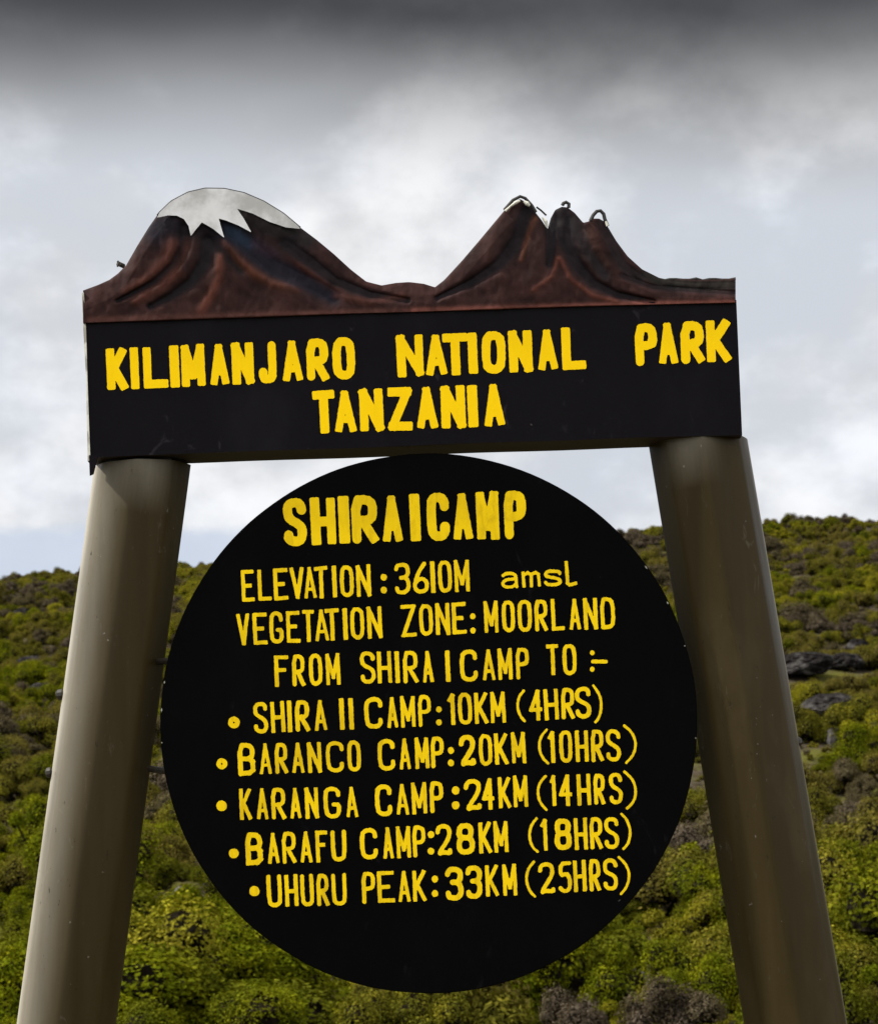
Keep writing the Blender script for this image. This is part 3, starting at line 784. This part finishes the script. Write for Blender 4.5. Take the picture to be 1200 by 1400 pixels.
for k in range(len(pl)):
    a, c_ = pl[k - 1], pl[k]; d = c_ - a; L2 = (d ** 2).sum() + 1e-9
    t = np.clip(((PX - a[0]) * d[0] + (PY - a[1]) * d[1]) / L2, 0, 1); dist = np.minimum(dist, np.hypot(PX - a[0] - t * d[0], PY - a[1] - t * d[1]))
    cond = ((a[1] > PY) != (c_[1] > PY)); xi = a[0] + (PY - a[1]) * d[0] / (d[1] if abs(d[1]) > 1e-9 else 1e-9); insm ^= cond & (PX < xi)
fill('snow_cap', x0, y0, stp, np.where(insm, dist, -dist), lambda x, y: at(x, y, relief_y(x, y) - 0.0022), M_SNOW, crest)
tube('cap_rim', [at(x, y - .3, YF - .006) for x, y in upc], 0.0016, M_WIRE, crest)
# little wires, bare edges and a bolt along the crest
def w2(l, Y=YF - 0.004): return [at(*p, Y) for p in z2(l)]
tube('wire', w2([(532, 104), (536, 97), (545, 93), (555, 99), (554, 112)]), 0.0042, M_WIRE, crest)
tube('wire', w2([(630, 158), (640, 138), (652, 125), (665, 123), (676, 134), (680, 152), (690, 176)]), 0.0042, M_WIRE, crest)
tube('wire', w2([(330, 120), (360, 86), (385, 73), (402, 79), (425, 104), (440, 128)]), 0.0038, M_WIRE, crest)
tube('wire', w2([(442, 110), (458, 122), (476, 139)]), 0.0022, M_WIRE, crest)
tube('bare_edge', w2([(333, 124), (350, 108), (370, 94), (385, 88)], YF - .008), [.003, .0022, .0042, .002], M_PALE, crest)
tube('bare_edge', w2([(398, 90), (410, 98), (418, 106)], YF - .008), [.003, .0055, .003], M_PALE, crest)
tube('bare_edge', w2([(462, 146), (474, 160), (480, 180)], YF - .008), [.0016, .0045, .002], M_PALE, crest)
tube('bare_edge', w2([(684, 160), (690, 176)], YF - .008), [.0025, .0035], M_PALE, crest)
tube('wire', [at(x, 383 - (i % 3) * .9 - .002 * (x - 900), YF + 0.01) for i, x in enumerate(range(906, 1006, 9))], [.002 + .0016 * (i % 2) for i in range(12)], M_WIRE, crest)
tube('bolt', [at(170, 364, YF + .02), at(161, 360, YF + .01)], 0.0055, M_METAL, crest, 6)
tube('wire', [at(161, 357, YF + .01), at(166, 362, YF + .01), at(160, 364, YF + .01)], 0.0025, M_METAL, crest, 6)

# ------------------------------------------------------------------ lettering (hand-painted strokes)
O_ = [(.28, 1), (.72, 1), (1, .86), (1, .14), (.72, 0), (.28, 0), (0, .14), (0, .86), (.28, 1)]
Pb = [(0, 0), (0, 1), (.7, 1), (1, .9), (1, .56), (.7, .46), (0, .46)]
Cc = [(1, .77), (.98, .9), (.75, 1), (.28, 1), (0, .86), (0, .14), (.28, 0), (.75, 0), (.98, .1), (1, .24)]
S_ = [(1, .8), (.98, .9), (.75, 1), (.25, 1), (0, .89), (0, .68), (.2, .57), (.8, .44), (1, .32), (1, .12), (.75, 0), (.25, 0), (.02, .08), (0, .18)]
GL = {
 'A': [[(0, 0), (.5, 1), (1, 0)], [(.2, .27), (.8, .27)]], 'B': [[(0, 0), (0, 1), (.7, 1), (1, .88), (1, .62), (.75, .52), (0, .52)], [(.75, .52), (1, .42), (1, .12), (.7, 0), (0, 0)]],
 'C': [Cc], 'D': [[(0, 0), (0, 1), (.65, 1), (1, .88), (1, .12), (.65, 0), (0, 0)]], 'E': [[(1, 1), (0, 1), (0, 0), (1, 0)], [(0, .5), (.7, .5)]],
 'F': [[(1, 1), (0, 1), (0, 0)], [(0, .55), (.72, .55)]], 'G': [Cc[:-1] + [(1, .42), (.6, .42)]], 'H': [[(0, 0), (0, 1)], [(1, 0), (1, 1)], [(0, .48), (1, .48)]],
 'I': [[(.5, 0), (.5, 1)]], 'J': [[(1, 1), (1, .12), (.75, 0), (.15, 0), (0, .08), (0, .2)]], 'K': [[(0, 0), (0, 1)], [(1, 1), (.08, .42)], [(.28, .52), (1, 0)]],
 'L': [[(0, 1), (0, 0), (1, 0)]], 'M': [[(0, 0), (0, 1), (.5, .22), (1, 1), (1, 0)]], 'N': [[(0, 0), (0, 1), (1, 0), (1, 1)]], 'O': [O_], '0': [O_],
 'P': [Pb], 'R': [Pb, [(.4, .46), (1, 0)]], 'S': [S_], 'T': [[(0, 1), (1, 1)], [(.5, 1), (.5, 0)]], 'U': [[(0, 1), (0, .12), (.25, 0), (.75, 0), (1, .12), (1, 1)]],
 'V': [[(0, 1), (.5, 0), (1, 1)]], 'Z': [[(0, 1), (1, 1), (0, 0), (1, 0)]], '1': [[(0, .84), (.6, 1), (.6, 0)]],
 '2': [[(0, .78), (.05, .93), (.3, 1), (.72, 1), (1, .9), (1, .68), (.75, .45), (0, 0), (.5, .06), (1, .02), (1, .12)]],
 '3': [[(0, .84), (.1, .96), (.35, 1), (.72, 1), (1, .88), (1, .66), (.75, .54), (.4, .54)], [(.75, .54), (1, .42), (1, .14), (.72, 0), (.3, 0), (.05, .05), (0, .16)]],
 '4': [[(.74, 0), (.74, 1), (0, .34), (1, .34)]], '5': [[(1, 1), (.1, 1), (.08, .56), (.7, .62), (1, .48), (1, .14), (.72, 0), (.25, 0), (0, .12)]],
 '6': [[(.85, 1), (.35, .7), (.02, .34), (0, .12), (.28, 0), (.72, 0), (1, .12), (1, .34), (.72, .46), (.3, .44), (.02, .3)]],
 '8': [[(.28, 1), (.72, 1), (.95, .9), (.95, .64), (.75, .54), (.25, .54), (.05, .64), (.05, .9), (.28, 1)], [(.25, .54), (0, .42), (0, .12), (.28, 0), (.72, 0), (1, .12), (1, .42), (.75, .54)]],
 '(': [[(1, 1), (.4, .84), (.08, .65), (0, .5), (.08, .33), (.4, .14), (.95, 0)]], ')': [[(0, 1), (.6, .84), (.92, .65), (1, .5), (.92, .33), (.6, .14), (.05, 0)]],
 'a': [[(.02, .86), (.25, 1), (.72, 1), (.95, .82), (.95, .1), (1, 0)], [(.95, .6), (.25, .55), (0, .38), (0, .15), (.22, 0), (.7, 0), (.95, .2)]],
 'm': [[(0, 1), (.04, 0)], [(.02, .82), (.28, 1), (.5, .85), (.5, 0)], [(.5, .85), (.78, 1), (.96, .85), (1, 0)]], 's': [S_], 'l': [[(0, 1), (.05, .1), (.3, 0), (1, .06)]],
}
SH = 0.045
def lettering(name, lines, parent, material, Y, wear=0.35):
    """lines: (letters, mid-height knots, letter height, stroke); letters: (char, x0, x1[, stroke factor, height, y shift])"""
    g = random.Random(len(lines[0][0]) * 13 + int(lines[0][3]))
    for letters, knots, h, t in lines:
        kx = [k[0] for k in knots]; ky = [k[1] for k in knots]; sl = (ky[-1] - ky[0]) / (kx[-1] - kx[0])
        def mid(x):
            if x < kx[0]: return ky[0] + (x - kx[0]) * sl
            if x > kx[-1]: return ky[-1] + (x - kx[-1]) * sl
            return float(np.interp(x, kx, ky))
        xa = min(l[1] for l in letters) - 8; xb = max(l[2] for l in letters) + 8
        ya = min(mid(xa), mid(xb)) - h * .62 - 5; yb = max(mid(xa), mid(xb)) + h * .62 + 5
        st = 0.8; gx = np.arange(xa, xb, st); gy = np.arange(ya, yb, st); PX, PY = np.meshgrid(gx, gy); fld = np.full(PX.shape, -50.0)
        for L in letters:
            ch, lx0, lx1 = L[:3]; tf_ = L[3] if len(L) > 3 and L[3] else 1.0; hh = L[4] if len(L) > 4 and L[4] else h; dy = L[5] if len(L) > 5 else 0
            tk = t * tf_
            if ch == 'I' : tk = min(max(lx1 - lx0, t * .85), t * 1.15)
            if ch in '()': tk = t * .68
            if ch in 'M' : tk *= .92
            cx = (lx0 + lx1) / 2; i0 = np.searchsorted(gx, lx0 - 10); i1 = np.searchsorted(gx, lx1 + 10)
            sx, sy = PX[:, i0:i1], PY[:, i0:i1]; F_ = fld[:, i0:i1]
            if ch == '*':
                cy = mid(cx) + dy; rb = (lx1 - lx0) / 2; v = rb - np.hypot(sx - cx, sy - cy)
                if tf_ > 1: v = np.minimum(v, np.hypot(sx - cx, sy - cy) - 1.3)
                F_[:] = np.maximum(F_, v); continue
            if ch == ':':
                for cy in (L[3], L[4]): F_[:] = np.maximum(F_, (lx1 - lx0) / 2 - np.hypot(sx - cx, (sy - cy) * .92))
                continue
            if ch == '-':
                F_[:] = np.maximum(F_, 2.6 - np.hypot(np.maximum(np.abs(sx - cx) - (lx1 - lx0) / 2 + 2, 0), sy - L[3])); continue
            def P(u, v):
                u += g.uniform(-.02, .02); v += g.uniform(-.012, .012)
                X = lx0 + tk / 2 + u * (lx1 - lx0 - tk); yo = (v - .5) * (hh - tk * (1 if ch not in '()' else .6))
                return np.array([X - yo * SH, mid(cx) + dy + (X - cx) * sl - yo])
            for pl_ in GL[ch]:
                curved = len(pl_) > 5
                q = [P(*p) for p in pl_]
                if curved and pl_[0] == pl_[-1]: q[-1] = q[0]
                if curved:                                    # round the corners off once
                    qq = [q[0]]
                    for a_, b_, c__ in zip(q, q[1:], q[2:]): qq += [b_ + (a_ - b_) * .25, b_ + (c__ - b_) * .25]
                    q = qq + [q[-1]]
                for k in range(len(q) - 1):
                    a, c_ = q[k], q[k + 1]; d = c_ - a; Ls = math.hypot(*d) + 1e-6; ux, uy = d / Ls
                    al = (sx - a[0]) * ux + (sy - a[1]) * uy; pe = np.abs(-(sx - a[0]) * uy + (sy - a[1]) * ux)
                    tw = tk / 2 * (1 + .05 * g.uniform(-1, 1))
                    if ch == 'A': tw *= .84
                    if curved: v = tw - np.hypot(pe, np.maximum(np.maximum(-al, al - Ls), 0))
                    else:                                     # square-ended brush stroke, slightly rounded corners
                        ex = tw * .93; rc = tw * .35
                        qx = np.abs(al - Ls / 2) - (Ls / 2 + ex) + rc; qy = pe - tw + rc
                        v = -(np.hypot(np.maximum(qx, 0), np.maximum(qy, 0)) + np.minimum(np.maximum(qx, qy), 0) - rc)
                    F_[:] = np.maximum(F_, v)
        near = np.abs(fld) < 3
        for j, i in zip(*np.nonzero(near)):
            fld[j, i] += wear * mnoise.noise(Vector((gx[i] * .22, gy[j] * .22, 1.5))) + wear * .6 * mnoise.noise(Vector((gx[i] * .6, gy[j] * .6, 7.5)))
        fill(name, float(gx[0]), float(gy[0]), st, fld, lambda x, y: at(x, y, Y), material, parent)

H1 = [(160, 504.6), (470, 490), (675, 482), (882, 471), (981, 466.4)]
lettering('lettering', [([('K', 146, 174), ('I', 178.5, 190), ('L', 195.8, 230), ('I', 232.5, 245), ('M', 248.5, 280), ('A', 286.5, 313), ('N', 317, 347), ('J', 353.5, 378), ('A', 385, 414.5), ('R', 419, 449), ('O', 454.5, 485.5)], H1, 57.5, 11.6),
    ([('N', 542, 579), ('A', 581, 611), ('T', 605, 640), ('I', 639.5, 652.5), ('O', 658.5, 691), ('N', 695, 727), ('A', 733.5, 762.5), ('L', 767.5, 800)], H1, 57.5, 11.8),
    ([('P', 867.5, 898), ('A', 898.5, 926.5), ('R', 930, 962), ('K', 965.4, 998)], H1, 57.5, 12.0),
    ([('T', 427.5, 459), ('A', 456.5, 487), ('N', 491.5, 524), ('Z', 530, 563), ('A', 568.5, 598.5), ('N', 603, 636), ('I', 639, 653), ('A', 660.5, 689.5)], [(443, 563.4), (675, 553.8)], 59, 12.0)],
    header, M_YEL, YF - 0.0012)
YL = YD - 0.0012
TT_ = [(403, 713.7), (567, 707.5), (703, 704)]
lettering('lettering', [([('S', 387.5, 419), ('H', 425, 459), ('I', 462.5, 478), ('R', 481, 516), ('A', 521.5, 550), ('I', 559.5, 575), ('C', 583, 614), ('A', 618, 646), ('M', 651, 681.5), ('P', 688.5, 719)], TT_, 65.5, 12.6)], disc, M_YEL2, YL)
a1 = [(338, 800.6), (497, 793.6), (631, 787.2)]
a2 = [(332, 860.6), (512, 850.9), (671, 843.3), (830, 838.2)]
a3 = [(385, 917.7), (502, 912.5), (612, 911), (714, 907), (755, 902.4), (790, 901.5)]
a4 = [(356, 981), (557, 973), (657, 968), (753, 963), (797, 960.5)]
a5 = [(337, 1038), (430, 1035.5), (528, 1032), (638, 1026.6), (708, 1022.4), (795, 1020), (838, 1019)]
a6 = [(335, 1099.4), (454, 1097.4), (524, 1094.4), (646, 1087), (711, 1082), (798, 1079.5), (841, 1078)]
a7 = [(347, 1160.5), (440, 1157.4), (504, 1153.6), (636, 1147), (684, 1144), (769, 1140.6), (835, 1138.7)]
a8 = [(375, 1218), (464, 1216), (503, 1213.5), (573, 1211), (621, 1208), (672, 1204), (747, 1201), (792, 1197.5), (834, 1195.5)]
tt_ = 5.35
lettering('lettering', [
 ([('E', 330, 348), ('L', 352.5, 371), ('E', 374, 394), ('V', 396.5, 416), ('A', 415, 432.5), ('T', 430, 448.5), ('I', 453.5, 461), ('O', 465, 483.5), ('N', 487, 507), (':', 520.5, 529, 789.2, 806.7), ('3', 539.5, 560.5), ('6', 564, 585.5), ('I', 588, 595), ('0', 598.7, 617.5), ('M', 621, 641.5)], a1, 43.5, tt_),
 ([('a', 685, 708, .8, 23, 9), ('m', 713, 739, .8, 22, 9), ('s', 743.5, 767.5, .85, 23, 8.5), ('l', 772, 788, .85, 35, 4)], a1, 43, tt_),
 ([('V', 323.5, 341.5), ('E', 346, 365.5), ('G', 368.5, 387.5), ('E', 391.5, 410), ('T', 413.5, 430), ('A', 430, 449.5), ('T', 444.5, 464), ('I', 468.5, 475.5), ('O', 479, 498), ('N', 502, 522)], a2, 43.5, tt_),
 ([('Z', 548, 569), ('O', 573, 591.5), ('N', 595.5, 614.5), ('E', 618, 637.5), (':', 642.5, 650, 842.5, 862)], a2, 43.5, tt_),
 ([('M', 661.5, 680.5), ('O', 686, 703.5), ('O', 707.5, 726.5), ('R', 730.5, 748), ('L', 753, 771.5), ('A', 777.5, 793.5), ('N', 797.5, 816.5), ('D', 820.5, 840)], a2, 43.5, tt_),
 ([('F', 375.5, 395.5), ('R', 399.5, 416.5), ('O', 422.5, 440.5), ('M', 445.5, 465)], a3, 43.5, tt_),
 ([('S', 492.5, 513), ('H', 516, 535), ('I', 539.5, 546.5), ('R', 551, 571), ('A', 577, 592.5), ('I', 608, 615.7), ('C', 628.5, 652.5, 1.1), ('A', 659, 676.5), ('M', 680.5, 700), ('P', 705, 723)], a3, 43.5, tt_),
 ([('T', 747, 763.5), ('O', 768.5, 787.5), (':', 806, 812.5, 892.5, 915), ('-', 808, 830, 904.5)], a3, 42.5, tt_),
 ([('*', 312, 328, 1.2, 0, 5), ('S', 347, 366), ('H', 370.5, 389.5), ('I', 392.5, 399.5), ('R', 403.5, 423, 1.1), ('A', 429.5, 447, 1.05)], a4, 43, tt_),
 ([('I', 464, 470.5), ('I', 476.5, 483.5), ('C', 498, 523, 1.1), ('A', 528.5, 544), ('M', 547.5, 567.5), ('P', 571.5, 589.5), (':', 596, 603.7, 970, 987.5), ('1', 612.5, 624, 1.1), ('0', 626, 645), ('K', 648.5, 666.5), ('M', 670.5, 690.5)], a4, 43, tt_),
 ([('(', 705.5, 718), ('4', 723, 741), ('H', 743.5, 763), ('R', 767, 784.5), ('S', 786, 807.5, 1.1), (')', 810, 823.5, 1, 52, 3)], a4, 43, tt_),
 ([('*', 296, 311, 1.2, 0, 5), ('B', 325.5, 348.5, 1.2, 45), ('A', 354.5, 371.5), ('R', 376, 393), ('A', 399, 416), ('N', 420.5, 439.5), ('C', 446, 470), ('O', 475, 493)], a5, 42.5, tt_),
 ([('C', 516, 540, 1.1), ('A', 545.5, 561.5), ('M', 567.5, 586), ('P', 589, 606.5), (':', 612, 620.5, 1026, 1043), ('2', 627.5, 649.5, 1.25), ('0', 654.5, 672.5), ('K', 676, 694), ('M', 699, 718)], a5, 43, tt_),
 ([('(', 735, 750, 1, 48, -1), ('1', 749.5, 760), ('0', 764, 782), ('H', 786, 804), ('R', 807.5, 824.5), ('S', 828, 848), (')', 852, 870.5, 1, 52, -1)], a5, 43.5, tt_),
 ([('*', 296, 310.5, 1, 0, 1), ('K', 327.5, 344), ('A', 350.5, 367), ('R', 371, 390.5, 1.05), ('A', 396, 412), ('N', 417, 435.5), ('G', 442.5, 466, 1.05), ('A', 472.5, 489.5)], a6, 43, tt_),
 ([('C', 512.5, 536, 1.15), ('A', 541, 559), ('M', 563, 583), ('P', 587.5, 606, 1.05), (':', 617.5, 628, 1080.7, 1101), ('2', 634.5, 657.5, 1.1), ('4', 658.5, 675.5), ('K', 681, 698), ('M', 701.5, 721)], a6, 43, tt_),
 ([('(', 733, 748, 1, 48, 3), ('1', 752, 761), ('4', 763.5, 781.5), ('H', 788.5, 807), ('R', 811, 826.5), ('S', 832.5, 850.5), (')', 853, 870.5, 1, 52, 3)], a6, 43, tt_),
 ([('*', 313, 326.5, 1, 0, 5), ('B', 335.5, 359, 1.3, 45), ('A', 365.5, 382), ('R', 386, 404.5), ('A', 410, 427), ('F', 431.5, 448.5), ('U', 452.5, 473.5, 1.05)], a7, 43, tt_),
 ([('C', 492.5, 516, 1.1), ('A', 523, 538), ('M', 542, 561), ('P', 564, 581.5), (':', 584.5, 593.5, 1141, 1163.7), ('2', 595.5, 617.5, 1.1), ('8', 623.5, 648.5, 1.35), ('K', 654.5, 671.5), ('M', 675, 694)], a7, 43, tt_),
 ([('(', 721.5, 736, 1, 48, 0), ('1', 739, 750), ('8', 757.5, 781, 1.35), ('H', 784.5, 802.5), ('R', 806, 823), ('S', 826, 845.5), (')', 848.5, 863, 1, 50, -1)], a7, 43.5, tt_),
 ([('*', 341, 355, 1, 0, -1), ('U', 365, 385.5, 1.05, 44), ('H', 389.5, 407.5), ('U', 411, 429), ('R', 433, 449.5), ('U', 453.5, 474)], a8, 43.5, tt_),
 ([('P', 494.5, 513), ('E', 516, 539), ('A', 544, 561), ('K', 564, 582), (':', 590, 598.7, 1201.7, 1221.7), ('3', 608.5, 633, 1.35, 46), ('3', 636.5, 659, 1.3, 45.5), ('K', 663.5, 681), ('M', 687, 706)], a8, 43, tt_),
 ([('(', 717.5, 732.5, 1, 49, 0), ('2', 736, 758), ('5', 762.5, 781), ('H', 783.5, 801), ('R', 805, 820.5), ('S', 824.5, 844), (')', 845, 861.5, 1, 53, 2)], a8, 43.5, tt_),
 ], disc, M_YEL2, YL, 0.4)
